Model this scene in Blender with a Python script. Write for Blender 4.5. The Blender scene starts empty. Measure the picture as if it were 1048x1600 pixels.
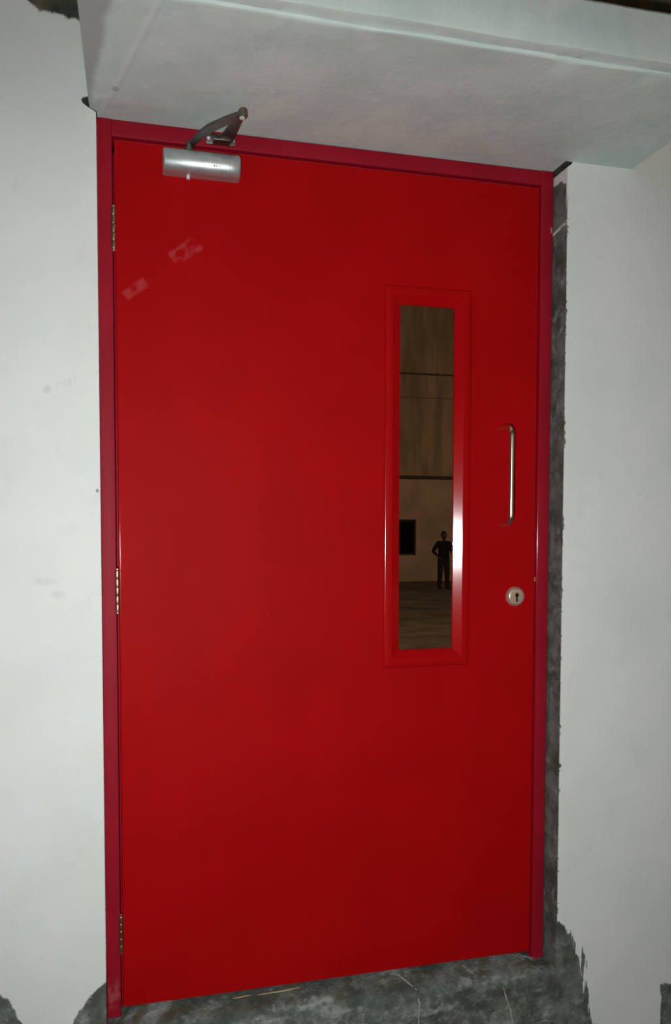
import bpy, bmesh, math, random
from mathutils import Vector, Matrix, noise as mnoise

random.seed(7)
scene = bpy.context.scene
C = scene.collection

# ------------------------------------------------------------------ camera
F_PX, W_PX, H_PX = 1250.0, 1048.0, 1600.0
CAM = Vector((0.080, -1.933, 1.173))
YAW, PITCH, ROLL = 0.244, -0.046, 0.0017
fw = Vector((math.sin(YAW)*math.cos(PITCH), math.cos(YAW)*math.cos(PITCH), math.sin(PITCH)))
rt = Vector((math.cos(YAW), -math.sin(YAW), 0.0))
up = rt.cross(fw)
r2 = rt*math.cos(ROLL) + up*math.sin(ROLL)
u2 = -rt*math.sin(ROLL) + up*math.cos(ROLL)
cd = bpy.data.cameras.new('camera')
cam = bpy.data.objects.new('camera', cd)
C.objects.link(cam)
cam.matrix_world = Matrix(((r2.x, u2.x, -fw.x, CAM.x), (r2.y, u2.y, -fw.y, CAM.y), (r2.z, u2.z, -fw.z, CAM.z), (0, 0, 0, 1)))
cd.sensor_fit = 'VERTICAL'
cd.sensor_height = 36.0
cd.sensor_width = 36.0*W_PX/H_PX
cd.lens = 36.0*F_PX/H_PX
cd.shift_y = 80.0/H_PX           # the frame is cropped a little above the optical axis
cd.clip_start = 0.02
cd.clip_end = 200
scene.camera = cam

# ------------------------------------------------------------------ world, flash, exposure
world = bpy.data.worlds.new('night_sky')
scene.world = world
world.use_nodes = True
bg = world.node_tree.nodes['Background']
bg.inputs['Color'].default_value = (0.66, 1.0, 0.82, 1)
bg.inputs['Strength'].default_value = 0.028

fl = bpy.data.lights.new('camera_flash', 'SPOT')
fl.energy = 130.0
fl.color = (0.97, 1.0, 0.985)
fl.spot_size = math.radians(123)
fl.spot_blend = 1.0
fl.shadow_soft_size = 0.012
flo = bpy.data.objects.new('camera_flash', fl)
C.objects.link(flo)
flo.location = CAM + Vector((-0.08, 0.0, -0.09))
aim = Vector((0.57, 0.0, 0.96)) - flo.location
flo.rotation_euler = aim.to_track_quat('-Z', 'Y').to_euler()

scene.view_settings.view_transform = 'Standard'
scene.view_settings.look = 'None'
scene.view_settings.gamma = 1.0
scene.view_settings.use_curve_mapping = False
scene.view_settings.exposure = 0.0

# ------------------------------------------------------------------ node helper
class V:
    """a shader value that can be combined with + - * / and so on"""
    def __init__(self, nt, s): self.nt, self.s = nt, s
    def _m(self, op, o=None, rev=False, third=None, clamp=False):
        n = self.nt.nodes.new('ShaderNodeMath'); n.operation = op; n.use_clamp = clamp
        args = [self] + ([o] if o is not None else []) + ([third] if third is not None else [])
        if rev: args = [args[1], args[0]]
        for i, a in enumerate(args):
            if isinstance(a, V): self.nt.links.new(a.s, n.inputs[i])
            else: n.inputs[i].default_value = float(a)
        return V(self.nt, n.outputs[0])
    def __add__(s, o): return s._m('ADD', o)
    __radd__ = __add__
    def __sub__(s, o): return s._m('SUBTRACT', o)
    def __rsub__(s, o): return s._m('SUBTRACT', o, rev=True)
    def __mul__(s, o): return s._m('MULTIPLY', o)
    __rmul__ = __mul__
    def __truediv__(s, o): return s._m('DIVIDE', o)
    def max(s, o): return s._m('MAXIMUM', o)
    def min(s, o): return s._m('MINIMUM', o)
    def abs(s): return s._m('ABSOLUTE')
    def step(s, lo, hi):
        n = s.nt.nodes.new('ShaderNodeMapRange'); n.interpolation_type = 'SMOOTHSTEP'
        s.nt.links.new(s.s, n.inputs['Value'])
        a, b, c, d = (lo, hi, 0.0, 1.0) if lo < hi else (hi, lo, 1.0, 0.0)
        n.inputs['From Min'].default_value = a; n.inputs['From Max'].default_value = b
        n.inputs['To Min'].default_value = c; n.inputs['To Max'].default_value = d
        return V(s.nt, n.outputs['Result'])
    def curve(s, pts):
        r = None
        for (a, va), (b, vb) in zip(pts, pts[1:]):
            t = (s - a).max(0.0).min(b - a) * ((vb - va)/(b - a))
            r = t if r is None else r + t
        return r + pts[0][1]

class Mat:
    def __init__(self, name, rough=0.5, spec=0.5, metal=0.0):
        self.m = bpy.data.materials.new(name); self.m.use_nodes = True
        self.nt = self.m.node_tree
        self.b = self.nt.nodes['Principled BSDF']
        self.b.inputs['Roughness'].default_value = rough
        self.b.inputs['Specular IOR Level'].default_value = spec
        self.b.inputs['Metallic'].default_value = metal
        self.tc = self.nt.nodes.new('ShaderNodeNewGeometry')
        self.objc = None
    def pos(self):
        sp = self.nt.nodes.new('ShaderNodeSeparateXYZ')
        self.nt.links.new(self.tc.outputs['Position'], sp.inputs[0])
        return [V(self.nt, sp.outputs[i]) for i in range(3)]
    def vec(self, x, y, z):
        c = self.nt.nodes.new('ShaderNodeCombineXYZ')
        for i, a in enumerate((x, y, z)):
            if isinstance(a, V): self.nt.links.new(a.s, c.inputs[i])
            else: c.inputs[i].default_value = a
        return c.outputs[0]
    def noise(self, scale, detail=3.0, rough=0.55, vec=None, sx=1, sy=1, sz=1):
        n = self.nt.nodes.new('ShaderNodeTexNoise')
        n.inputs['Scale'].default_value = scale; n.inputs['Detail'].default_value = detail
        n.inputs['Roughness'].default_value = rough
        if vec is None:
            mp = self.nt.nodes.new('ShaderNodeMapping'); mp.inputs['Scale'].default_value = (sx, sy, sz)
            self.nt.links.new(self.tc.outputs['Position'], mp.inputs['Vector']); vec = mp.outputs[0]
        self.nt.links.new(vec, n.inputs['Vector'])
        return V(self.nt, n.outputs['Fac'])
    def mix(self, a, b, f):
        n = self.nt.nodes.new('ShaderNodeMix'); n.data_type = 'RGBA'
        self.nt.links.new(f.s, n.inputs['Factor'])
        for sock, v in ((n.inputs['A'], a), (n.inputs['B'], b)):
            if isinstance(v, tuple): sock.default_value = (*v, 1)
            else: self.nt.links.new(v, sock)
        return n.outputs['Result']
    def color(self, c):
        if isinstance(c, tuple): self.b.inputs['Base Color'].default_value = (*c, 1)
        else: self.nt.links.new(c, self.b.inputs['Base Color'])
    def rough(self, v): self.nt.links.new(v.s, self.b.inputs['Roughness'])
    def bump(self, h, strength=0.3, dist=0.002):
        n = self.nt.nodes.new('ShaderNodeBump')
        n.inputs['Strength'].default_value = strength; n.inputs['Distance'].default_value = dist
        self.nt.links.new(h.s, n.inputs['Height'])
        self.nt.links.new(n.outputs[0], self.b.inputs['Normal'])

def plain(name, col, rough=0.5, spec=0.5, metal=0.0, var=0.12, scale=30.0, bump=0.0):
    m = Mat(name, rough, spec, metal)
    n = m.noise(scale, 3)
    d = tuple(c*(1-var) for c in col); l = tuple(min(1, c*(1+var)) for c in col)
    m.color(m.mix(d, l, n.step(0.3, 0.7)))
    if bump: m.bump(m.noise(scale*4, 2), bump, 0.001)
    return m.m

WY = -0.06                      # face of the plastered wall (frame face is y = 0)
GROUND = -0.55

def cement_color(m):
    """grey raw cement: mottled, with greenish damp stains"""
    a = m.noise(13, 6, 0.7); b = m.noise(30, 5, 0.68); c = m.noise(7.0, 4, 0.6)
    col = m.mix((0.070, 0.080, 0.066), (0.180, 0.205, 0.187), a.step(0.36, 0.66))
    col = m.mix(col, (0.34, 0.375, 0.35), (b.step(0.54, 0.72))*0.6)
    col = m.mix(col, (0.050, 0.066, 0.048), (c.step(0.50, 0.62)*b.step(0.62, 0.40))*0.7)
    return col

# ---- painted wall with raw cement showing where the paint stops
m = Mat('white_wall_paint', 0.62, 0.25)
x, y, z = m.pos()
n_med = m.noise(22, 4, 0.6); n_fine = m.noise(95, 3, 0.6)
n_str = m.noise(60, 3, 0.6, sx=1.6, sy=1.6, sz=0.22)      # vertical brush strokes
n_big = m.noise(3.2, 4, 0.55)
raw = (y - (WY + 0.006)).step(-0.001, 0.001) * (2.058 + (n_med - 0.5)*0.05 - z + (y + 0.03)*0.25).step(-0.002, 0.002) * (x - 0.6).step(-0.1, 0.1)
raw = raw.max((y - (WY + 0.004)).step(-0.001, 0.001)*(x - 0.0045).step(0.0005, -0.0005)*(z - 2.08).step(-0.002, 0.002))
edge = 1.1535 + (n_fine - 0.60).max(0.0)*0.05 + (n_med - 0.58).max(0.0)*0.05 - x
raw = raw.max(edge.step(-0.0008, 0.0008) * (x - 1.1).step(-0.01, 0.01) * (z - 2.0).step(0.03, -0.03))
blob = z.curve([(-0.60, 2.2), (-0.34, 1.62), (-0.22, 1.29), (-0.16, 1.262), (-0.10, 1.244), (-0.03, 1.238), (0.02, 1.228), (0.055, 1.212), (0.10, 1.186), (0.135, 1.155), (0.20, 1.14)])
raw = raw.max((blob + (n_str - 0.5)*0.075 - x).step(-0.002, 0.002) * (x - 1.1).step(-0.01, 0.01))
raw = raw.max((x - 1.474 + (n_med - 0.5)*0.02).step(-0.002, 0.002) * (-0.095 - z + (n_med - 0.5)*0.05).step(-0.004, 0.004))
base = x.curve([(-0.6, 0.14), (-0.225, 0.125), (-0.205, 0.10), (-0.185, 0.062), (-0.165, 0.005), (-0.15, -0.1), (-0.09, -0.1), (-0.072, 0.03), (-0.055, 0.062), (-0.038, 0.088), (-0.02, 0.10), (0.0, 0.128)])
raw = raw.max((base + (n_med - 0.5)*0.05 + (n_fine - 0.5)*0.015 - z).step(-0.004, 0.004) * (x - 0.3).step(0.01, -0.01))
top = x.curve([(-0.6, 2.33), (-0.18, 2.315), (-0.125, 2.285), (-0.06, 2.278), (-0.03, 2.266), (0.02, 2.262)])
cav_shade = (x - 1.10).step(-0.01, 0.01)*(1.1675 - x).step(-0.0004, 0.0004)*(y - (WY + 0.003)).step(-0.001, 0.001)*(z - 2.0875).step(-0.001, 0.001)  # shade inside the gap above the right reveal, painted as dark colour
topm = (z - top + (n_med - 0.5)*0.045).step(-0.004, 0.004).max(cav_shade)
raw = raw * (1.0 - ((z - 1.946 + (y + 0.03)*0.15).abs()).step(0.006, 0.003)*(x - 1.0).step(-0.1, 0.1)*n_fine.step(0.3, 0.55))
# paint: warm white with faint patches
paint = m.mix((0.685, 0.725, 0.705), (0.745, 0.77, 0.76), n_big.step(0.35, 0.65))
paint = m.mix(paint, (0.62, 0.65, 0.63), (n_med.step(0.56, 0.8))*0.35)
# faint rubbed-off pencil scrawl and small knocks on the left part
def dab(cx, cz, rx, rz, amt):
    dx = (x - cx)/rx; dz = (z - cz)/rz
    return (1.0 - (dx*dx + dz*dz)).step(0.0, 0.9) * amt
spots = dab(-0.107, 1.473, 0.011, 0.012, 0.22)
for s in ((-0.088, 1.482, .003, .013, .10), (-0.082, 1.488, .009, .005, .10), (-0.070, 1.489, .004, .011, .12), (-0.060, 1.490, .006, .012, .13), (-0.048, 1.499, .004, .012, .10),
          (-0.0035, 1.252, .0045, .0055, .95), (-0.222, 1.318, .007, .009, .6), (-0.115, 1.05, .03, .012, .13), (-0.09, 1.02, .02, .012, .12)):
    spots = spots.max(dab(*s))
paint = m.mix(paint, (0.24, 0.26, 0.28), spots * (y - WY).step(0.004, 0.002))
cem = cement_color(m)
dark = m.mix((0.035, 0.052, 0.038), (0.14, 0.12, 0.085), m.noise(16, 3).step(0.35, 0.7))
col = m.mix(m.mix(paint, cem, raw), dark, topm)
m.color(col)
m.bump(n_fine*0.5 + n_med*0.6 - raw*0.9, 0.35, 0.003)
M_WALL = m.m

# ---- canopy underside / fascia: same paint, patchy plaster
m = Mat('white_canopy_paint', 0.65, 0.2)
x, y, z = m.pos()
a = m.noise(7, 5, 0.6); b = m.noise(40, 3, 0.6); c = m.noise(20, 4, 0.6)
paint = m.mix((0.56, 0.665, 0.645), (0.65, 0.745, 0.715), a.step(0.35, 0.65))
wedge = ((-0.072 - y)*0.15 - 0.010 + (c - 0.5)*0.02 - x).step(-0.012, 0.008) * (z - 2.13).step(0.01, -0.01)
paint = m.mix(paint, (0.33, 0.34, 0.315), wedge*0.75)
d1 = (x - 0.046 - (-0.133 - y)*0.268).abs()
paint = m.mix(paint, (0.76, 0.78, 0.76), d1.step(0.010, 0.0)*(y + 0.10).step(0.02, -0.04)*0.3)
sp = ((x - 0.046)*(x - 0.046)*2.0 + (y + 0.128)*(y + 0.128)).step(0.00016, 0.00004)
paint = m.mix(paint, (0.34, 0.36, 0.37), sp*(z - 2.12).step(0.01, -0.01)*0.6)
m.color(paint)
m.bump(a*0.8 + c*0.5 + b*0.25 + d1.step(0.012, 0.0)*0.6, 0.4, 0.004)
M_CANOPY = m.m

# ---- raw cement
m = Mat('raw_cement', 0.82, 0.2)
big = m.noise(6.0, 5, 0.62, sx=0.8, sy=1, sz=1.8); sm = m.noise(17, 5, 0.7, sx=0.7, sy=1, sz=1.5)
col = m.mix(cement_color(m), (0.040, 0.054, 0.042), big.step(0.50, 0.62)*0.5)
col = m.mix(col, (0.36, 0.39, 0.375), sm.step(0.50, 0.66)*big.step(0.60, 0.44)*0.75)
col = m.mix(col, (0.085, 0.070, 0.040), m.noise(19, 3).step(0.52, 0.66)*m.pos()[2].step(-0.012, 0.004)*0.6)
m.color(col)
m.bump(m.noise(30, 5, 0.65) + m.noise(120, 3)*0.4, 0.6, 0.006)
M_CEMENT = m.m
M_MORTAR = plain('pale_mortar', (0.33, 0.32, 0.27), 0.85, 0.2, var=0.2, scale=80)
M_STRAW = plain('tan_splinter', (0.42, 0.30, 0.17), 0.7, 0.2)

# ---- red paints
m = Mat('red_leaf_enamel', 0.55, 0.05)
x, y, z = m.pos()
n1 = m.noise(4, 3); n2 = m.noise(26, 4, 0.6)
col = m.mix((0.345, 0.0018, 0.0030), (0.375, 0.0022, 0.0036), n1.step(0.35, 0.65))
# whitish adhesive residue left by a strip of tape
u = (x - 0.175)*0.80 + (z - 1.790)*0.60
v = (z - 1.790)*0.80 - (x - 0.175)*0.60
def strip(u0, u1, vv, w):
    return (u - u0).step(-0.004, 0.004)*(u1 - u).step(-0.004, 0.004)*((v - vv).abs()).step(w + 0.004, w - 0.004)
res = strip(-0.002, 0.066, 0.012, 0.013).max(strip(0.012, 0.072, -0.004, 0.006)).max(strip(-0.145, -0.085, 0.0, 0.011)*0.8) * n2.step(0.36, 0.62)
hole = (((u - 0.022)*(u - 0.022)*0.5 + (v - 0.010)*(v - 0.010))).step(0.00005, 0.00011)
col = m.mix(col, (0.50, 0.10, 0.11), res*hole*0.42)
m.color(col)
m.bump(m.noise(260, 2), 0.05, 0.0004)
M_RED = m.m
m = Mat('crimson_frame_enamel', 0.52, 0.12)
n1 = m.noise(5, 4); n2 = m.noise(50, 3)
col = m.mix((0.255, 0.0050, 0.016), (0.295, 0.0065, 0.020), n1.step(0.35, 0.65))
x, y, z = m.pos()
rub = ((x - 0.018).abs()).step(0.02, 0.008)*((z - 0.055).abs()).step(0.05, 0.01)*n2.step(0.4, 0.6)
tick = ((x - 1.143).abs()).step(0.005, 0.002)*((z - 1.948).abs()).step(0.009, 0.005)
m.color(m.mix(col, (0.42, 0.16, 0.16), (rub*0.3).max(tick)))
M_FRAME = m.m
m = Mat('glossy_red_bead', 0.13, 0.32)
n1 = m.noise(6, 3)
m.color(m.mix((0.345, 0.0018, 0.0032), (0.375, 0.0022, 0.0038), n1.step(0.35, 0.65)))
M_BEAD = m.m

# ---- metals
def metal(name, col, rough, var=0.1, scale=60, met=1.0):
    m = Mat(name, rough, 0.5, met)
    n = m.noise(scale, 3)
    m.color(m.mix(tuple(c*(1-var) for c in col), col, n.step(0.3, 0.7)))
    m.rough(n*0.14 + (rough - 0.07))
    return m.m
M_SILVER = metal('silver_closer_lacquer', (0.56, 0.61, 0.62), 0.42, met=0.75)
M_ARM = metal('grey_steel_arm', (0.24, 0.225, 0.20), 0.45)
M_CHROME = metal('bright_screw', (0.85, 0.85, 0.83), 0.3, met=0.25)
M_STEEL = metal('satin_steel', (0.82, 0.75, 0.63), 0.25, 0.04, 8)
M_BRASS = metal('antique_brass_hinge', (0.52, 0.44, 0.29), 0.36, 0.3)
M_NICKEL = metal('nickel_lock', (0.74, 0.62, 0.52), 0.34, 0.25, 90, met=0.72)
M_BLACK = plain('dark_slot', (0.035, 0.026, 0.02), 0.6)
M_INK = plain('grey_stamp', (0.18, 0.19, 0.2), 0.6)

# ---- dark reflective glass
m = bpy.data.materials.new('dark_tinted_glass'); m.use_nodes = True
nt = m.node_tree; nt.nodes.remove(nt.nodes['Principled BSDF'])
fr = nt.nodes.new('ShaderNodeFresnel'); fr.inputs['IOR'].default_value = 2.0
gl = nt.nodes.new('ShaderNodeBsdfGlossy'); gl.inputs['Roughness'].default_value = 0.004; gl.inputs['Color'].default_value = (1, 0.93, 0.82, 1)
tr = nt.nodes.new('ShaderNodeBsdfTransparent'); tr.inputs['Color'].default_value = (0.10, 0.085, 0.06, 1)
mx = nt.nodes.new('ShaderNodeMixShader')
nt.links.new(fr.outputs[0], mx.inputs[0]); nt.links.new(tr.outputs[0], mx.inputs[1]); nt.links.new(gl.outputs[0], mx.inputs[2])
nt.links.new(mx.outputs[0], nt.nodes['Material Output'].inputs['Surface'])
M_GLASS = m

# ------------------------------------------------------------------ mesh helpers
def link(name, bm, mat, parent=None, smooth=False, angle=40):
    me = bpy.data.meshes.new(name)
    bmesh.ops.recalc_face_normals(bm, faces=bm.faces[:])
    bm.to_mesh(me); bm.free()
    mats = mat if isinstance(mat, (list, tuple)) else [mat]
    for mm in mats: me.materials.append(mm)
    if smooth:
        for p in me.polygons: p.use_smooth = True
        try: me.set_sharp_from_angle(angle=math.radians(angle))
        except Exception: pass
    o = bpy.data.objects.new(name, me); C.objects.link(o)
    if parent is not None: o.parent = parent
    return o

def tag(o, label=None, cat=None, group=None, kind=None):
    if label: o['label'] = label
    if cat: o['category'] = cat
    if group: o['group'] = group
    if kind: o['kind'] = kind
    return o

def empty(name, loc=(0, 0, 0)):
    o = bpy.data.objects.new(name, None); C.objects.link(o); o.location = loc
    o.empty_display_size = 0.1
    return o

def box(bm, x0, x1, y0, y1, z0, z1, bev=0.0, seg=2):
    vs = [bm.verts.new((a, b, c)) for a in (x0, x1) for b in (y0, y1) for c in (z0, z1)]
    q = [(0, 1, 3, 2), (4, 6, 7, 5), (0, 4, 5, 1), (2, 3, 7, 6), (0, 2, 6, 4), (1, 5, 7, 3)]
    fs = [bm.faces.new([vs[i] for i in f]) for f in q]
    if bev:
        es = list({e for f in fs for e in f.edges})
        bmesh.ops.bevel(bm, geom=es, offset=bev, segments=seg, profile=0.5, affect='EDGES')

def prism(bm, pts, y0, y1):
    """outline in x,z pushed from y0 to y1"""
    a = [bm.verts.new((px, y0, pz)) for px, pz in pts]; b = [bm.verts.new((px, y1, pz)) for px, pz in pts]
    n = len(pts)
    bm.faces.new(a); bm.faces.new(b[::-1])
    for i in range(n):
        j = (i+1) % n
        bm.faces.new((a[i], b[i], b[j], a[j]))

def tube(bm, pts, r, seg=12, cap=True, flat=None):
    pts = [Vector(p) for p in pts]; n = len(pts)
    rad = r if isinstance(r, (list, tuple)) else [r]*n
    rings = []; ref = None
    for i, p in enumerate(pts):
        t = (pts[min(i+1, n-1)] - pts[max(i-1, 0)]).normalized()
        if ref is None:
            ref = Vector((0, 0, 1)) if abs(t.z) < 0.9 else Vector((1, 0, 0))
        u = (ref - t*ref.dot(t)).normalized(); v = t.cross(u); ref = u
        k = flat if flat else 1.0
        rings.append([bm.verts.new(p + (u*math.cos(2*math.pi*j/seg)*k + v*math.sin(2*math.pi*j/seg))*rad[i]) for j in range(seg)])
    for a, b in zip(rings, rings[1:]):
        for j in range(seg):
            bm.faces.new((a[j], a[(j+1) % seg], b[(j+1) % seg], b[j]))
    if cap:
        bm.faces.new(rings[0][::-1]); bm.faces.new(rings[-1])

def lathe(bm, prof, org, axis='y', seg=32):
    """prof: (radius, distance along axis)"""
    org = Vector(org); rings = []
    for r, d in prof:
        ring = []
        for j in range(seg):
            a = 2*math.pi*j/seg; c, s = r*math.cos(a), r*math.sin(a)
            off = Vector((c, d, s)) if axis == 'y' else Vector((c, s, d)) if axis == 'z' else Vector((d, c, s))
            ring.append(bm.verts.new(org + off))
        rings.append(ring)
    for a, b in zip(rings, rings[1:]):
        for j in range(seg):
            bm.faces.new((a[j], a[(j+1) % seg], b[(j+1) % seg], b[j]))
    bm.faces.new(rings[0][::-1]); bm.faces.new(rings[-1])

NEW = bmesh.new

# ================================================================== THE SETTING
# ---- wall around the door (left pier with its knocked-out corner, right pier, part above)
bm = NEW()
prism(bm, [(-4.0, GROUND), (0.003, GROUND), (0.003, 2.080), (-0.004, 2.084), (-0.012, 2.088), (-0.024, 2.096), (-0.0275, 2.103), (-0.024, 2.109), (-0.012, 2.113), (-0.012, 3.4), (-4.0, 3.4)], WY, 0.17)
prism(bm, [(1.152, GROUND), (5.0, GROUND), (5.0, 3.4), (1.166, 3.4), (1.166, 2.1), (1.164, 2.095), (1.152, 2.086)], WY, 0.17)
prism(bm, [(-0.012, 2.1), (1.146, 2.1), (1.146, 3.4), (-0.012, 3.4)], WY, 0.17)
for f in bm.faces:
    c = f.calc_center_median()
    if abs(c.z - 2.1) < 1e-5 and c.x < 1.1: f.material_index = 1
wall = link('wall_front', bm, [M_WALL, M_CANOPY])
tag(wall, 'white painted plaster wall around the red door, raw cement at its edges', 'wall', kind='structure')

# ---- projecting concrete canopy over the door
bm = NEW()
prof = [(WY, 2.1), (-0.16, 2.1), (-0.27, 2.1), (-0.38, 2.1), (-0.449, 2.0990), (-0.4545, 2.0992), (-0.4565, 2.1005), (-0.4575, 2.1045), (-0.4590, 2.1055), (-0.476, 2.1055),
        (-0.4845, 2.1075), (-0.4870, 2.114), (-0.4875, 2.160), (-0.4870, 2.200), (-0.481, 2.2070), (-0.25, 2.215), (WY, 2.22)]
NX = 150; X0, X1 = -0.012, 1.338
rows = []
for i in range(NX+1):
    xx = X0 + (X1-X0)*i/NX
    row = []
    for k, (py, pz) in enumerate(prof):
        w = 0.0 if k in (0, len(prof)-1) else (0.35 if k < 4 else 1.0)
        j1 = mnoise.noise(Vector((xx*9, k*0.15, 1.7)))*0.0022 + mnoise.noise(Vector((xx*38, k*0.3, 5.1)))*0.0009
        j2 = mnoise.noise(Vector((xx*7, k*0.4, 9.3)))*0.0018
        dz = 0.0
        if k in (5, 6, 7) and (0.905 < xx < 0.945 or 1.10 < xx):     # the drip ridge is knocked off here
            dz = 0.0022
        row.append(bm.verts.new((xx, py + w*j1, pz + w*j2 + dz)))
    rows.append(row)
for a, b in zip(rows, rows[1:]):
    for k in range(len(prof)-1):
        bm.faces.new((a[k], b[k], b[k+1], a[k+1]))
bm.faces.new(rows[0]); bm.faces.new(rows[-1][::-1])
canopy = link('canopy', bm, M_CANOPY, smooth=True, angle=35)
tag(canopy, 'white plastered concrete canopy slab projecting over the red door', 'canopy', kind='structure')

# ---- raw cement sill under the door
bm = NEW()
rows = []
sprof = [(0.17, 0.010), (0.06, 0.012), (0.02, 0.012), (-0.002, 0.010), (-0.018, 0.006), (-0.034, 0.002), (-0.048, -0.003), (-0.056, -0.010), (-0.060, -0.022), (-0.061, -0.04), (-0.061, -0.065), (-0.061, -0.09),
         (-0.061, -0.12), (-0.061, -0.16), (-0.061, -0.25), (-0.061, -0.40), (-0.061, GROUND), (0.17, GROUND)]
SN = 120
for i in range(SN+1):
    xx = 0.003 + (1.152-0.003)*i/SN
    e = min(1.0, max(0.0, (min(xx - 0.003, 1.152 - xx) - 0.030)/0.045))
    row = []
    for k, (py, pz) in enumerate(sprof):
        w = 1.0 if 3 < k < 16 else 0.0
        j1 = mnoise.noise(Vector((xx*14, k*0.45, 3.0)))*0.005 + mnoise.noise(Vector((xx*45, k*1.1, 8.0)))*0.002
        j2 = mnoise.noise(Vector((xx*17, k*0.5, 21.0)))*0.004
        if k < 7: pz = pz*e - (1-e)*0.0015
        row.append(bm.verts.new((xx, py + w*j1*0.8, pz + w*j2*e - (0.0 if e > 0 else 0.0))))
    rows.append(row)
for a, b in zip(rows, rows[1:]):
    for k in range(len(sprof)-1):
        bm.faces.new((a[k], b[k], b[k+1], a[k+1]))
    bm.faces.new((a[-1], b[-1], b[0], a[0]))
bm.faces.new(rows[0]); bm.faces.new(rows[-1][::-1])
sill = link('trim_1', bm, M_CEMENT, smooth=True, angle=60)
tag(sill, 'rough raw cement sill and upstand below the red door', 'door sill', kind='structure')
def ridge(pts, r, mat=M_MORTAR, name='mortar_ridge'):
    b = NEW(); tube(b, pts, r, 6); return link(name, b, mat, sill, True)
ridge([(0.728, -0.003, 0.010), (0.745, -0.030, 0.003), (0.762, -0.054, -0.008), (0.768, -0.063, -0.040), (0.765, -0.063, -0.075), (0.768, -0.063, -0.12)], [0.002, 0.0025, 0.0025, 0.0022, 0.0022, 0.002])
ridge([(1.000, -0.062, -0.030), (1.008, -0.064, -0.060), (1.020, -0.064, -0.090), (1.028, -0.064, -0.14)], [0.0012, 0.0024, 0.0026, 0.002])
ridge([(0.575, -0.062, -0.055), (0.582, -0.063, -0.085), (0.578, -0.063, -0.12)], [0.001, 0.002, 0.001])
ridge([(0.91, -0.004, 0.010), (0.925, -0.030, 0.002), (0.94, -0.052, -0.008)], [0.001, 0.0022, 0.001])
ridge([(1.055, -0.004, 0.011), (1.085, -0.006, 0.014), (1.11, -0.010, 0.006)], [0.001, 0.0030, 0.0015], M_CEMENT)
ridge([(0.36, -0.008, 0.010), (0.42, -0.010, 0.012), (0.47, -0.006, 0.0125)], [0.0008, 0.0022, 0.0008], M_STRAW, 'wood_splinter')
ridge([(0.30, -0.008, 0.010), (0.325, -0.010, 0.012), (0.345, -0.006, 0.011)], [0.0008, 0.0018, 0.0008], M_STRAW, 'wood_splinter')

# ---- yard ground
bm = NEW(); box(bm, -16, 26, -30, 0.17, GROUND-0.2, GROUND)
ground = link('floor', bm, plain('yard_concrete', (0.21, 0.175, 0.14), 0.85, 0.2, var=0.3, scale=1.4, bump=0.3))
tag(ground, 'dim bare concrete yard in front of the red door', 'ground', kind='structure')

# ---- dark room behind the door
bm = NEW()
box(bm, -2.2, -2.1, 0.17, 4.3, GROUND, 2.9); box(bm, 3.2, 3.3, 0.17, 4.3, GROUND, 2.9); box(bm, -2.1, 3.2, 4.2, 4.3, GROUND, 2.9)
room = link('wall_inside', bm, plain('inside_plaster', (0.32, 0.28, 0.24), 0.9))
tag(room, 'unlit plaster walls of the room behind the red door', 'wall', kind='structure')
bm = NEW(); box(bm, -2.1, 3.2, 0.171, 4.2, GROUND, 0.0)
tag(link('floor_inside', bm, plain('inside_screed', (0.25, 0.23, 0.2), 0.9)), 'cement floor of the dark room behind the red door', 'floor', kind='structure')
bm = NEW(); box(bm, -2.2, 3.3, 0.17, 4.3, 2.9, 3.0)
tag(link('ceiling_inside', bm, plain('inside_ceiling', (0.32, 0.3, 0.27), 0.9)), 'ceiling of the dark room behind the red door', 'ceiling', kind='structure')

# ================================================================== THE DOOR
door = empty('door_1', (0.5735, 0.0, 0.0))
tag(door, 'closed red steel fire door with narrow vision panel and pull handle', 'door', kind='structure')
OFF = Vector((0.5735, 0, 0))
def part(name, bm, mat, parent=None, smooth=False, angle=40):
    """geometry is written in world coordinates; door and its parts sit at the door's base point"""
    if parent is None or parent is door:
        bmesh.ops.translate(bm, verts=bm.verts[:], vec=-OFF)
        return link(name, bm, mat, door, smooth, angle)
    bmesh.ops.translate(bm, verts=bm.verts[:], vec=-OFF)
    return link(name, bm, mat, parent, smooth, angle)

FW, FH = 1.147, 2.0985
# frame: two jambs and a head, each a pressed profile with a stop behind the leaf
def jamb(x_out, x_in, sgn):
    bm = NEW()
    xs = x_in + sgn*0.016                       # stop
    pts = [(x_out, 0.0), (x_in, 0.0), (x_in, 0.050), (xs, 0.050), (xs, 0.10), (x_out, 0.10)]
    lo = [bm.verts.new((a, b, -0.001)) for a, b in pts]; hi = [bm.verts.new((a, b, FH)) for a, b in pts]
    bm.faces.new(lo); bm.faces.new(hi[::-1])
    for i in range(6):
        j = (i+1) % 6
        bm.faces.new((lo[i], lo[j], hi[j], hi[i]))
    es = [e for e in bm.edges if all(abs(v.co.y) < 1e-6 for v in e.verts) and abs(e.verts[0].co.z - e.verts[1].co.z) > 1]
    rb = bmesh.ops.bevel(bm, geom=es, offset=0.0022, segments=3, profile=0.5, affect='EDGES')
    for f in rb['faces']: f.material_index = 1
    return bm
part('frame_jamb', jamb(0.0, 0.0345, 1), [M_FRAME, M_FRAME], smooth=True)
part('frame_jamb', jamb(FW, FW - 0.0345, -1), [M_FRAME, M_BEAD], smooth=True)
bm = NEW()
xa, xb = 0.0346, FW - 0.0346
pts = [(0.0, FH), (0.0, FH - 0.0375), (0.050, FH - 0.0375), (0.050, FH - 0.0535), (0.10, FH - 0.0535), (0.10, FH)]
lo = [bm.verts.new((xa, a, b)) for a, b in pts]; hi = [bm.verts.new((xb, a, b)) for a, b in pts]
bm.faces.new(lo); bm.faces.new(hi[::-1])
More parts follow.
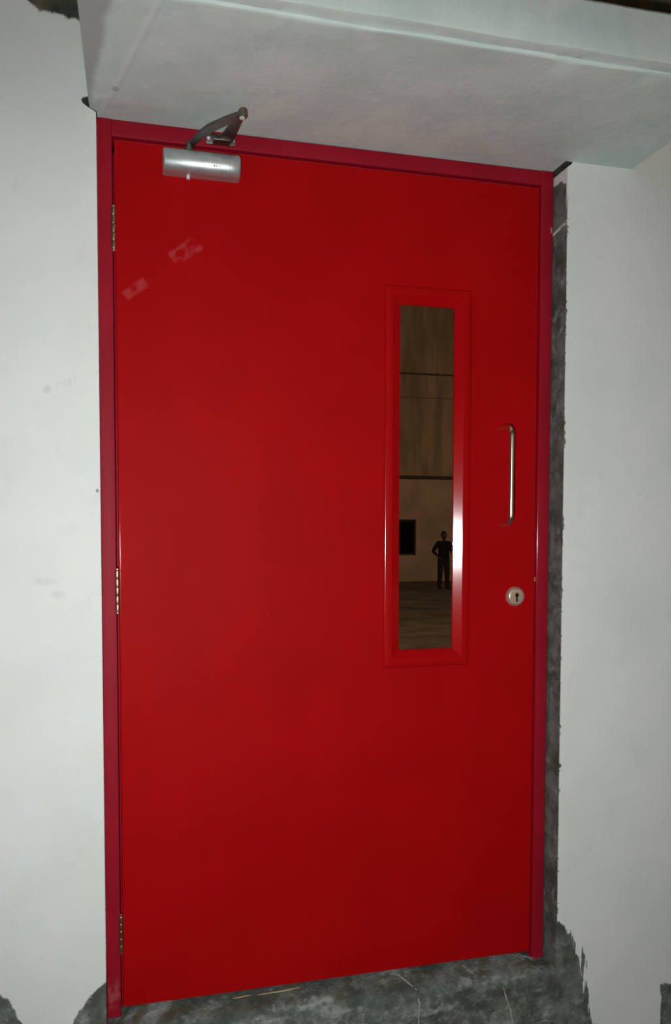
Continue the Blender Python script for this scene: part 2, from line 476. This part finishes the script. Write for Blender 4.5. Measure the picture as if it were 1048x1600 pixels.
for i in range(6): bm.faces.new((lo[i], lo[(i+1) % 6], hi[(i+1) % 6], hi[i]))
es = [e for e in bm.edges if all(abs(v.co.y) < 1e-6 for v in e.verts) and abs(e.verts[0].co.x - e.verts[1].co.x) > .9]
bmesh.ops.bevel(bm, geom=es, offset=0.003, segments=3, profile=0.5, affect='EDGES')
part('frame_head', bm, M_FRAME, smooth=True)

# leaf: 46 mm thick with the opening for the vision panel
LX0, LX1, LZ0, LZ1 = 0.0390, FW - 0.0385, 0.0190, 2.0560
LY0, LY1 = 0.0015, 0.0475
HX0, HX1, HZ0, HZ1 = 0.706, 0.901, 0.831, 1.757       # hole in the leaf
GX0, GX1, GZ0, GZ1 = 0.722, 0.884, 0.846, 1.741       # glass
bm = NEW()
def ring_faces(bm, o, i, yv, flip):
    ov = [bm.verts.new((a, yv, b)) for a, b in o]; iv = [bm.verts.new((a, yv, b)) for a, b in i]
    for k in range(4):
        j = (k+1) % 4
        f = (ov[k], ov[j], iv[j], iv[k])
        bm.faces.new(f[::-1] if flip else f)
    return ov, iv
O = [(LX0, LZ0), (LX1, LZ0), (LX1, LZ1), (LX0, LZ1)]; I = [(HX0, HZ0), (HX1, HZ0), (HX1, HZ1), (HX0, HZ1)]
of, jf = ring_faces(bm, O, I, LY0, False); ob, jb = ring_faces(bm, O, I, LY1, True)
for k in range(4):
    j = (k+1) % 4
    bm.faces.new((of[k], ob[k], ob[j], of[j])); bm.faces.new((jf[k], jf[j], jb[j], jb[k]))
es = [e for e in bm.edges if e.verts[0] in of and e.verts[1] in of]
rb = bmesh.ops.bevel(bm, geom=es, offset=0.0045, segments=5, profile=0.5, affect='EDGES')
for f in rb['faces']: f.material_index = 1
leaf = part('leaf', bm, [M_RED, M_BEAD], smooth=True)
leaf.modifiers.new('weighted_normal', 'WEIGHTED_NORMAL').keep_sharp = True
leaf['label'] = 'red enamelled flush steel leaf with faint tape residue'

# vision panel: raised glazing bead, splayed towards the glass
bm = NEW()
bx0, bx1, bz0, bz1 = 0.686, 0.921, 0.812, 1.776       # outer edge of bead
prof = [(0.0, LY0), (0.0006, 0.0004), (0.0020, -0.0006), (0.0042, -0.0015), (0.0075, -0.0021), (0.0120, -0.0024), (0.0215, -0.0024), (0.0222, -0.0021), (0.0440, 0.0073), (0.0450, 0.0105)]
rounding = prof[:6]                                    # only the hinge-side edge is polished enough to glint
for part_prof, mi in ((rounding, 1), (prof[5:7], 0), (prof[6:8], 0), (prof[7:9], 1), (prof[8:], 0)):
    loops = []
    for d, yy in part_prof:
        loops.append([[bm.verts.new((a, yy, b)) for _ in range(2)] for a, b in ((bx0+d, bz0+d), (bx1-d, bz0+d), (bx1-d, bz1-d), (bx0+d, bz1-d))])
    for a, b in zip(loops, loops[1:]):
        for k in range(4):
            j = (k+1) % 4
            f = bm.faces.new((a[k][1], a[j][0], b[j][0], b[k][1])); f.material_index = mi if (part_prof is not rounding or k == 3) else 0
bead = part('vision_panel', bm, [M_RED, M_BEAD], smooth=True, angle=40)
bead['label'] = 'glossy raised red bead around the narrow glass'
bm = NEW()
g = [bm.verts.new(c) for c in ((GX0, 0.0107, GZ0), (GX1, 0.0107, GZ0), (GX1, 0.0107, GZ1), (GX0, 0.0107, GZ1))]
bm.faces.new(g)
gb = bmesh.ops.extrude_face_region(bm, geom=bm.faces[:])
bmesh.ops.translate(bm, verts=[e for e in gb['geom'] if isinstance(e, bmesh.types.BMVert)], vec=(0, 0.006, 0))
glass = part('glass_pane', bm, M_GLASS, bead)
glass['label'] = 'dark tinted glass reflecting the yard'

# hinges: five-knuckle butts with ball tips
for i, (z0, z1) in enumerate(((1.800, 1.905), (0.967, 1.075), (0.154, 0.252))):
    bm = NEW()
    hx, hy = 0.0365, -0.0035
    kl = (z1 - z0 - 0.010)/5
    for k in range(5):
        a = z0 + 0.005 + k*kl
        lathe(bm, [(0.0030, a), (0.0048, a + 0.0008), (0.0052, a + 0.002), (0.0052, a + kl - 0.002), (0.0048, a + kl - 0.0008), (0.0030, a + kl)], (hx, hy, 0), 'z', 14)
    h = part('hinge', bm, M_BRASS, smooth=True, angle=50)
    for zz, s in ((z1 - 0.005, 1), (z0 + 0.005, -1)):
        bm = NEW()
        lathe(bm, [(0.0046, zz), (0.0050, zz + s*0.0015), (0.0044, zz + s*0.004), (0.0018, zz + s*0.0055)], (hx, hy, 0), 'z', 12)
        part('hinge_tip', bm, M_STEEL, h, True)

# door closer
bm = NEW()
cx0, cx1, cz, ry, rz = 0.147, 0.324, 2.0115, 0.046, 0.0262
prof = []
NP = 18
for k in range(NP+1):
    a = -math.pi/2 + math.pi*k/NP
    prof.append((LY0 - 0.022 - math.cos(a)*(ry - 0.022)*1.0, cz + math.sin(a)*rz))
prof = [(LY0, cz - rz)] + prof + [(LY0, cz + rz)]
secs = [(cx0, 0.90), (cx0 + 0.0015, 0.965), (cx0 + 0.004, 1.0), (cx1 - 0.027, 1.0), (cx1 - 0.0265, 0.975), (cx1 - 0.0255, 0.975), (cx1 - 0.025, 1.0), (cx1 - 0.004, 1.0), (cx1 - 0.0015, 0.965), (cx1, 0.90)]
rows = []
for xx, s in secs:
    rows.append([bm.verts.new((xx, LY0 + (py - LY0)*s, cz + (pz - cz)*s)) for py, pz in prof])
for a, b in zip(rows, rows[1:]):
    for k in range(len(prof)):
        bm.faces.new((a[k], a[(k+1) % len(prof)], b[(k+1) % len(prof)], b[k]))
bm.faces.new(rows[0]); bm.faces.new(rows[-1][::-1])
closer = part('door_closer', bm, M_SILVER, smooth=True, angle=35)
closer['label'] = 'silver round-bodied door closer with grey scissor arm'
bm = NEW()
lathe(bm, [(0.010, cz + rz - 0.002), (0.010, cz + rz + 0.006), (0.0075, cz + rz + 0.007), (0.0075, cz + rz + 0.016)], (0.207, -0.022, 0), 'z', 20)
part('spindle', bm, M_ARM, closer, True)
bm = NEW()
lathe(bm, [(0.0042, cz - rz - 0.007), (0.0042, cz - rz + 0.004)], (0.205, -0.008, 0), 'z', 12)
part('valve_screw', bm, M_CHROME, closer, True)
ZA = 2.060
S0 = Vector((0.207, -0.022, cz + rz + 0.014)); EL = Vector((0.3115, -0.160, ZA + 0.003)); SH = Vector((0.291, -0.012, 2.0735))
def bar(bm, pts, w, t):
    """flat steel bar following points, width w in plan, thickness t"""
    rows = []
    n = len(pts)
    for i, p in enumerate(pts):
        d = (pts[min(i+1, n-1)] - pts[max(i-1, 0)]); d.z = 0; d.normalize()
        s = Vector((-d.y, d.x, 0)); ww = w[i] if isinstance(w, (list, tuple)) else w
        rows.append([bm.verts.new(p + s*ww*a + Vector((0, 0, t*b))) for a, b in ((-.5, -.5), (.5, -.5), (.5, .5), (-.5, .5))])
    for a, b in zip(rows, rows[1:]):
        for k in range(4): bm.faces.new((a[k], a[(k+1) % 4], b[(k+1) % 4], b[k]))
    bm.faces.new(rows[0]); bm.faces.new(rows[-1][::-1])
bm = NEW()
p = [S0, S0.lerp(EL, 0.10), S0.lerp(EL, 0.25) + Vector((-0.004, 0.0, 0.004)), S0.lerp(EL, 0.45) + Vector((-0.006, 0, 0.006)), S0.lerp(EL, 0.75) + Vector((-0.003, 0, 0.004)), EL + Vector((0.003, -0.004, 0.0))]
bar(bm, p, [0.018, 0.016, 0.018, 0.022, 0.022, 0.018], 0.006)
part('main_arm', bm, M_ARM, closer)
bm = NEW()
E2 = EL + Vector((0, 0, 0.0055))
p = [E2 + Vector((0.001, -0.006, 0)), E2.lerp(SH, 0.3), E2.lerp(SH, 0.7), SH]
bar(bm, p, [0.015, 0.019, 0.027, 0.034], 0.006)
part('fore_arm', bm, M_ARM, closer)
bm = NEW()
lathe(bm, [(0.0090, EL.z - 0.006), (0.0090, EL.z - 0.002), (0.0085, EL.z + 0.010), (0.006, EL.z + 0.012)], (EL.x, EL.y, 0), 'z', 20)
part('elbow_joint', bm, M_ARM, closer, True)
bm = NEW()
lathe(bm, [(0.0052, EL.z - 0.0085), (0.0062, EL.z - 0.0075), (0.0062, EL.z - 0.0055)], (EL.x, EL.y, 0), 'z', 16)
part('elbow_screw', bm, M_CHROME, closer, True)
bm = NEW()
box(bm, 0.246, 0.316, -0.006, 0.0, 2.066, 2.091, 0.0015, 2)
box(bm, 0.262, 0.302, -0.030, -0.005, 2.066, 2.071, 0.0012, 2)
part('arm_bracket', bm, M_ARM, closer, True)
for sx in (0.253, 0.309):
    bm = NEW()
    lathe(bm, [(0.0042, -0.006), (0.0042, -0.0075), (0.0025, -0.009)], (sx, 0, 2.0785), 'y', 12)
    part('bracket_screw', bm, M_CHROME, closer, True)
bm = NEW()     # small worn stamp marks on the silver body
for mx_, mz, w_, h_ in ((0.261, 2.0015, 0.0032, 0.0060), (0.266, 2.0010, 0.0040, 0.0030), (0.258, 2.022, 0.0022, 0.005), (0.274, 2.0005, 0.0030, 0.0022)):
    a = math.asin(max(-1, min(1, (mz - cz)/rz)))
    yy = LY0 - 0.022 - math.cos(a)*(ry - 0.022)
    box(bm, mx_, mx_ + w_, yy - 0.0003, yy + 0.001, mz - h_/2, mz + h_/2)
part('stamp_mark', bm, M_INK, closer)

# pull handle (D-shaped bar on two bolts)
bm = NEW()
hx, hz0, hz1, hp, br = 1.003, 1.178, 1.428, -0.068, 0.026
pts = [(hx, LY0, hz0)]
def arc(c, a0, a1, n=8):
    return [(hx, c[0] + br*math.cos(a0 + (a1-a0)*k/n), c[1] + br*math.sin(a0 + (a1-a0)*k/n)) for k in range(n+1)]
pts += arc((hp + br, hz0 + br), -math.pi/2, -math.pi)
pts += [(hx, hp, hz0 + (hz1-hz0)*t) for t in (0.25, 0.5, 0.75)]
pts += arc((hp + br, hz1 - br), math.pi, math.pi/2)
pts += [(hx, LY0, hz1)]
tube(bm, pts, 0.0062, 16)
pull = part('pull_handle', bm, M_STEEL, smooth=True)
pull['label'] = 'slim satin steel D-shaped pull handle'
for zz in (hz0, hz1):
    bm = NEW(); lathe(bm, [(0.0085, LY0), (0.0085, LY0 - 0.0015), (0.0070, LY0 - 0.003)], (hx, 0, zz), 'y', 20)
    part('handle_washer', bm, M_RED, pull, True)

# lock cylinder
bm = NEW()
lx, lz = 1.051, 0.989
lathe(bm, [(0.0265, LY0), (0.0265, LY0 - 0.002), (0.0245, LY0 - 0.0065), (0.0222, LY0 - 0.0105), (0.0205, LY0 - 0.0115), (0.0170, LY0 - 0.0118), (0.0060, LY0 - 0.0120)], (lx, 0, lz), 'y', 40)
lock = part('lock_cylinder', bm, M_NICKEL, smooth=True, angle=50)
lock['label'] = 'round nickel lock cylinder with a dark keyhole'
bm = NEW()
lathe(bm, [(0.0055, LY0 - 0.0125), (0.0055, LY0 - 0.010)], (lx, 0, lz + 0.005), 'y', 16)
box(bm, lx - 0.0032, lx + 0.0032, LY0 - 0.0125, LY0 - 0.010, lz - 0.014, lz + 0.005)
part('keyhole', bm, M_BLACK, lock)
# latch bolt and strike showing in the gap
bm = NEW(); box(bm, LX1 - 0.004, FW - 0.0350, 0.004, 0.012, 1.026, 1.040, 0.0008, 1)
part('latch_bolt', bm, M_STEEL)

# ================================================================== WHAT THE GLASS REFLECTS: the far side of the yard
SY = -21.86
bm = NEW()
WX0, WX1, WZ0, WZ1 = 7.35, 8.62, 0.27, 1.39
def wallbox(a, b, c, d): box(bm, a, b, SY - 0.25, SY, c, d)
wallbox(0.0, WX0, GROUND, 2.70); wallbox(WX1, 18.0, GROUND, 2.70); wallbox(WX0, WX1, GROUND, WZ0); wallbox(WX0, WX1, WZ1, 2.70)
shed = link('wall_far', bm, plain('brown_plaster', (0.55, 0.40, 0.30), 0.85, 0.2, var=0.16, scale=1.2))
tag(shed, 'far shed wall across the yard, brown plaster below ribbed cladding, seen reflected', 'wall', kind='structure')
bm = NEW()
box(bm, 0.0, 18.0, SY - 0.20, SY - 0.06, 2.70, 12.0)
link('backing_wall', bm, plain('dark_backing', (0.10, 0.075, 0.055), 0.9), shed)
# ribbed sheets, one mesh shared by all
def sheet_mesh(w, h, name):
    b = NEW(); n = 6; prof = []
    for k in range(n):
        u0 = w*k/n; q = w/n
        prof += [(u0, 0.0), (u0 + q*0.45, 0.0), (u0 + q*0.55, 0.007), (u0 + q*0.90, 0.007)]
    prof.append((w, 0.0))
    prof += [(w, -0.012), (0.0, -0.012)]
    lo = [b.verts.new((a, c, 0)) for a, c in prof]; hi = [b.verts.new((a, c, h)) for a, c in prof]
    for k in range(len(prof)): b.faces.new((lo[k], lo[(k+1) % len(prof)], hi[(k+1) % len(prof)], hi[k]))
    b.faces.new(lo); b.faces.new(hi[::-1])
    me = bpy.data.meshes.new(name); bmesh.ops.recalc_face_normals(b, faces=b.faces[:]); b.to_mesh(me); b.free()
    return me
m = Mat('brown_ribbed_sheet', 0.7, 0.2)
a1 = m.noise(0.9, 4, 0.6, sx=3.0, sy=1, sz=0.5); a2 = m.noise(0.5, 3)
col = m.mix((0.33, 0.245, 0.165), (0.53, 0.385, 0.265), a1.step(0.34, 0.66))
m.color(m.mix(col, (0.42, 0.33, 0.20), a2.step(0.45, 0.65)*0.5))
M_SHEET = m.m
for (zb, zt) in ((2.76, 5.19), (5.205, 5.90), (5.96, 8.80), (8.86, 11.9)):
    me = sheet_mesh(0.999, zt - zb, 'cladding_sheet'); me.materials.append(M_SHEET)
    for i in range(18):
        o = bpy.data.objects.new('cladding_sheet', me); C.objects.link(o)
        o.parent = shed; o.location = (0.005 + i*1.0, SY - 0.035, zb)
bm = NEW(); box(bm, 0.0, 18.0, SY - 0.06, SY + 0.05, 2.66, 2.76)
link('base_rail', bm, plain('dark_rail', (0.07, 0.05, 0.04), 0.8), shed)
# window
w1 = empty('window_1', ((WX0+WX1)/2, SY, WZ0))
tag(w1, 'dark shuttered window in the brown wall across the yard', 'window', kind='structure')
bm = NEW(); cxm = (WX0+WX1)/2
for a in ((WX0, WX0+.06, WZ0, WZ1), (WX1-.06, WX1, WZ0, WZ1), (WX0+.06, WX1-.06, WZ0, WZ0+.06), (WX0+.06, WX1-.06, WZ1-.06, WZ1)):
    box(bm, a[0]-cxm, a[1]-cxm, -0.16, -0.10, a[2]-WZ0, a[3]-WZ0)
link('window_frame', bm, plain('dark_frame', (0.03, 0.022, 0.018), 0.6), w1)
bm = NEW(); box(bm, WX0+.06-cxm, WX1-.06-cxm, -0.145, -0.135, .06, WZ1-WZ0-.06)
link('window_pane', bm, plain('black_pane', (0.006, 0.005, 0.004), 0.9, 0.05), w1)

# unseen floodlights on poles, added only to light the far wall
def floodlight(px, py, aimpt, power, label):
    t = empty('added_floodlight', (px, py, GROUND)); tag(t, label, 'floodlight', 'added yard floodlights')
    H = 6.2
    b = NEW(); tube(b, [(0, 0, 0), (0, 0, H)], [0.06, 0.045], 14); lathe(b, [(0.14, 0.0), (0.14, 0.02), (0.07, 0.03)], (0, 0, 0), 'z', 20)
    link('pole', b, M_ARM, t, True)
    d = (Vector(aimpt) - Vector((px, py, GROUND + H))).normalized()
    q = d.to_track_quat('-Z', 'Y').to_matrix().to_4x4()
    q.translation = Vector((0, 0, H + 0.14))
    b = NEW(); box(b, -0.2, 0.2, -0.15, 0.15, 0.0, 0.10, 0.01, 2)
    for k in range(7): box(b, -0.17 + k*0.05, -0.16 + k*0.05, -0.13, 0.13, 0.10, 0.14)
    b.transform(q); link('lamp_head', b, M_BLACK, t)
    b = NEW(); box(b, -0.18, 0.18, -0.13, 0.13, -0.006, -0.001); b.transform(q)
    em = bpy.data.materials.new('lit_lens'); em.use_nodes = True
    pb = em.node_tree.nodes['Principled BSDF']; pb.inputs['Emission Color'].default_value = (1, 0.72, 0.42, 1); pb.inputs['Emission Strength'].default_value = 20
    link('lens', b, em, t)
    b = NEW(); tube(b, [(-0.21, 0, H + 0.14), (-0.21, 0, H + 0.03), (0, 0, H), (0.21, 0, H + 0.03), (0.21, 0, H + 0.14)], 0.012, 8); link('bracket', b, M_ARM, t)
    L = bpy.data.lights.new('added_flood_lamp', 'SPOT'); L.energy = power; L.color = (1.0, 0.74, 0.50); L.spot_size = math.radians(125); L.spot_blend = 0.6; L.shadow_soft_size = 0.12
    lo_ = bpy.data.objects.new('added_flood_lamp', L); C.objects.link(lo_); lo_.parent = t
    mt = q.copy(); mt.translation = Vector((0, 0, H + 0.14)) + d*0.03; lo_.matrix_local = mt
floodlight(17.5, -5.5, (9.2, -19.0, 0.6), 7600, 'added floodlight on a steel pole right of the standing person')
floodlight(0.5, -5.5, (7.6, -19.0, 0.6), 7600, 'added floodlight on a steel pole left of the standing person')

# ---- person standing in the yard
person = empty('person', (8.23, -18.55, GROUND))
tag(person, 'person in dark clothes standing across the yard, mirrored in the door glass', 'person')
J = dict(pel=(0, 0, .86), sp1=(0, .0, .98), sp2=(0, .005, 1.12), ch=(0, .0, 1.24), nk=(0, 0, 1.335), hd=(0, .012, 1.40),
         shL=(-.165, 0, 1.275), elL=(-.30, -.03, 1.05), wrL=(-.20, .10, .93),
         shR=(.165, 0, 1.275), elR=(.265, -.04, 1.03), wrR=(.20, .14, 1.02),
         hpL=(-.085, 0, .80), knL=(-.10, .015, .45), anL=(-.115, -.02, .08), toL=(-.13, .15, .03),
         hpR=(.085, 0, .80), knR=(.10, .015, .45), anR=(.115, -.02, .08), toR=(.13, .15, .03))
RAD = dict(pel=(.155, .115), sp1=(.155, .11), sp2=(.17, .115), ch=(.175, .115), nk=(.05, .05), hd=(.05, .05), shL=(.072, .072), elL=(.053, .053), wrL=(.030, .030),
           shR=(.072, .072), elR=(.053, .053), wrR=(.028, .028), hpL=(.105, .10), knL=(.078, .075), anL=(.058, .058), toL=(.035, .028),
           hpR=(.105, .10), knR=(.078, .075), anR=(.058, .058), toR=(.035, .028))
ED = [('pel', 'sp1'), ('sp1', 'sp2'), ('sp2', 'ch'), ('ch', 'nk'), ('nk', 'hd'), ('ch', 'shL'), ('shL', 'elL'), ('elL', 'wrL'), ('ch', 'shR'), ('shR', 'elR'), ('elR', 'wrR'),
      ('pel', 'hpL'), ('hpL', 'knL'), ('knL', 'anL'), ('anL', 'toL'), ('pel', 'hpR'), ('hpR', 'knR'), ('knR', 'anR'), ('anR', 'toR')]
keys = list(J)
me = bpy.data.meshes.new('body_cage')
me.from_pydata([J[k] for k in keys], [(keys.index(a), keys.index(b)) for a, b in ED], [])
tmp = bpy.data.objects.new('body_cage', me); C.objects.link(tmp)
sk = tmp.modifiers.new('skin', 'SKIN'); sk.use_smooth_shade = True
for i, k in enumerate(keys):
    me.skin_vertices[0].data[i].radius = RAD[k]
    me.skin_vertices[0].data[i].use_root = (k == 'pel')
ss = tmp.modifiers.new('sub', 'SUBSURF'); ss.levels = 2; ss.render_levels = 2
dg = bpy.context.evaluated_depsgraph_get()
bme = bpy.data.meshes.new_from_object(tmp.evaluated_get(dg))
bpy.data.objects.remove(tmp)
bm = NEW(); bm.from_mesh(bme)
def ellipsoid(bm, c, r, seg=20, ring=14):
    res_ = bmesh.ops.create_uvsphere(bm, u_segments=seg, v_segments=ring, radius=1.0)
    for v_ in res_['verts']: v_.co = Vector((c[0] + v_.co.x*r[0], c[1] + v_.co.y*r[1], c[2] + v_.co.z*r[2]))
    return res_['verts']
hv = ellipsoid(bm, (0, .02, 1.482), (.073, .092, .112))
for v_ in hv:                                              # jaw, nose and brow
    dzz = v_.co.z - 1.482
    if dzz < 0: v_.co.x *= 1 + dzz*2.2
    if v_.co.y > .095 and abs(v_.co.x) < .02 and -0.04 < dzz < 0.01: v_.co.y += .016
for s in (-1, 1): ellipsoid(bm, (s*.076, .01, 1.475), (.012, .022, .032), 10, 8)
def hand(w, d, side):
    w, d = Vector(w), Vector(d).normalized()
    s = d.cross(Vector((0, 0, 1))).normalized()
    tube(bm, [w - d*.01, w + d*.035, w + d*.085], [.026, .036, .034], 10, flat=0.5)
    for k in range(4):
        o_ = w + d*.08 + s*(k - 1.5)*.017
        ln = (.058, .07, .066, .05)[k]
        tube(bm, [o_, o_ + d*ln*.5 - Vector((0, 0, .012)), o_ + d*ln*.8 - Vector((0, 0, .034))], [.0085, .008, .006], 7)
    o_ = w + d*.03 + s*side*.03
    tube(bm, [o_, o_ + d*.03 + s*side*.018, o_ + d*.055 + s*side*.014 - Vector((0, 0, .01))], [.010, .009, .007], 7)
hand(J['wrL'], Vector(J['wrL']) - Vector(J['elL']), 1)
hand(J['wrR'], Vector(J['wrR']) - Vector(J['elR']), -1)
for f in bm.faces:
    c = f.calc_center_median()
    hand_z = (c - Vector(J['wrL'])).length < .14 or (c - Vector(J['wrR'])).length < .14
    if c.z > 1.345: f.material_index = 2
    elif hand_z and c.y > .105: f.material_index = 2
    elif c.z > .86 or abs(c.x) > .17 and c.z > .8: f.material_index = 0
    elif c.z < .075: f.material_index = 3
    else: f.material_index = 1
    f.smooth = True
M_SHIRT = plain('navy_shirt', (0.020, 0.018, 0.026), 0.9, 0.1)
M_TROU = plain('dark_brown_trousers', (0.040, 0.028, 0.018), 0.9, 0.1)
M_SKIN = plain('skin', (0.10, 0.055, 0.035), 0.6, 0.3)
M_SHOE = plain('black_shoes', (0.012, 0.011, 0.010), 0.6)
zmin = min(v_.co.z for v_ in bm.verts)
bmesh.ops.translate(bm, verts=bm.verts[:], vec=(0, 0, -zmin))
link('body', bm, [M_SHIRT, M_TROU, M_SKIN, M_SHOE], person)
bm = NEW()
hv = ellipsoid(bm, (0, .008, 1.505 - zmin), (.083, .098, .104))
bmesh.ops.delete(bm, geom=[v_ for v_ in hv if v_.co.z < 1.505 - zmin - .02 + max(0, v_.co.y)*.75], context='VERTS')
link('hair', bm, M_SHOE, person, True)
for s in (-1, 1):
    bm = NEW(); ellipsoid(bm, (s*.028, .104, 1.487 - zmin), (.011, .006, .007), 10, 8)
    link('eye', bm, plain('eye', (0.25, 0.24, 0.22), 0.3), person, True)
bm = NEW(); ellipsoid(bm, (0, .098, 1.425 - zmin), (.022, .008, .006), 10, 8)
link('mouth', bm, plain('lips', (0.09, 0.03, 0.025), 0.5), person, True)
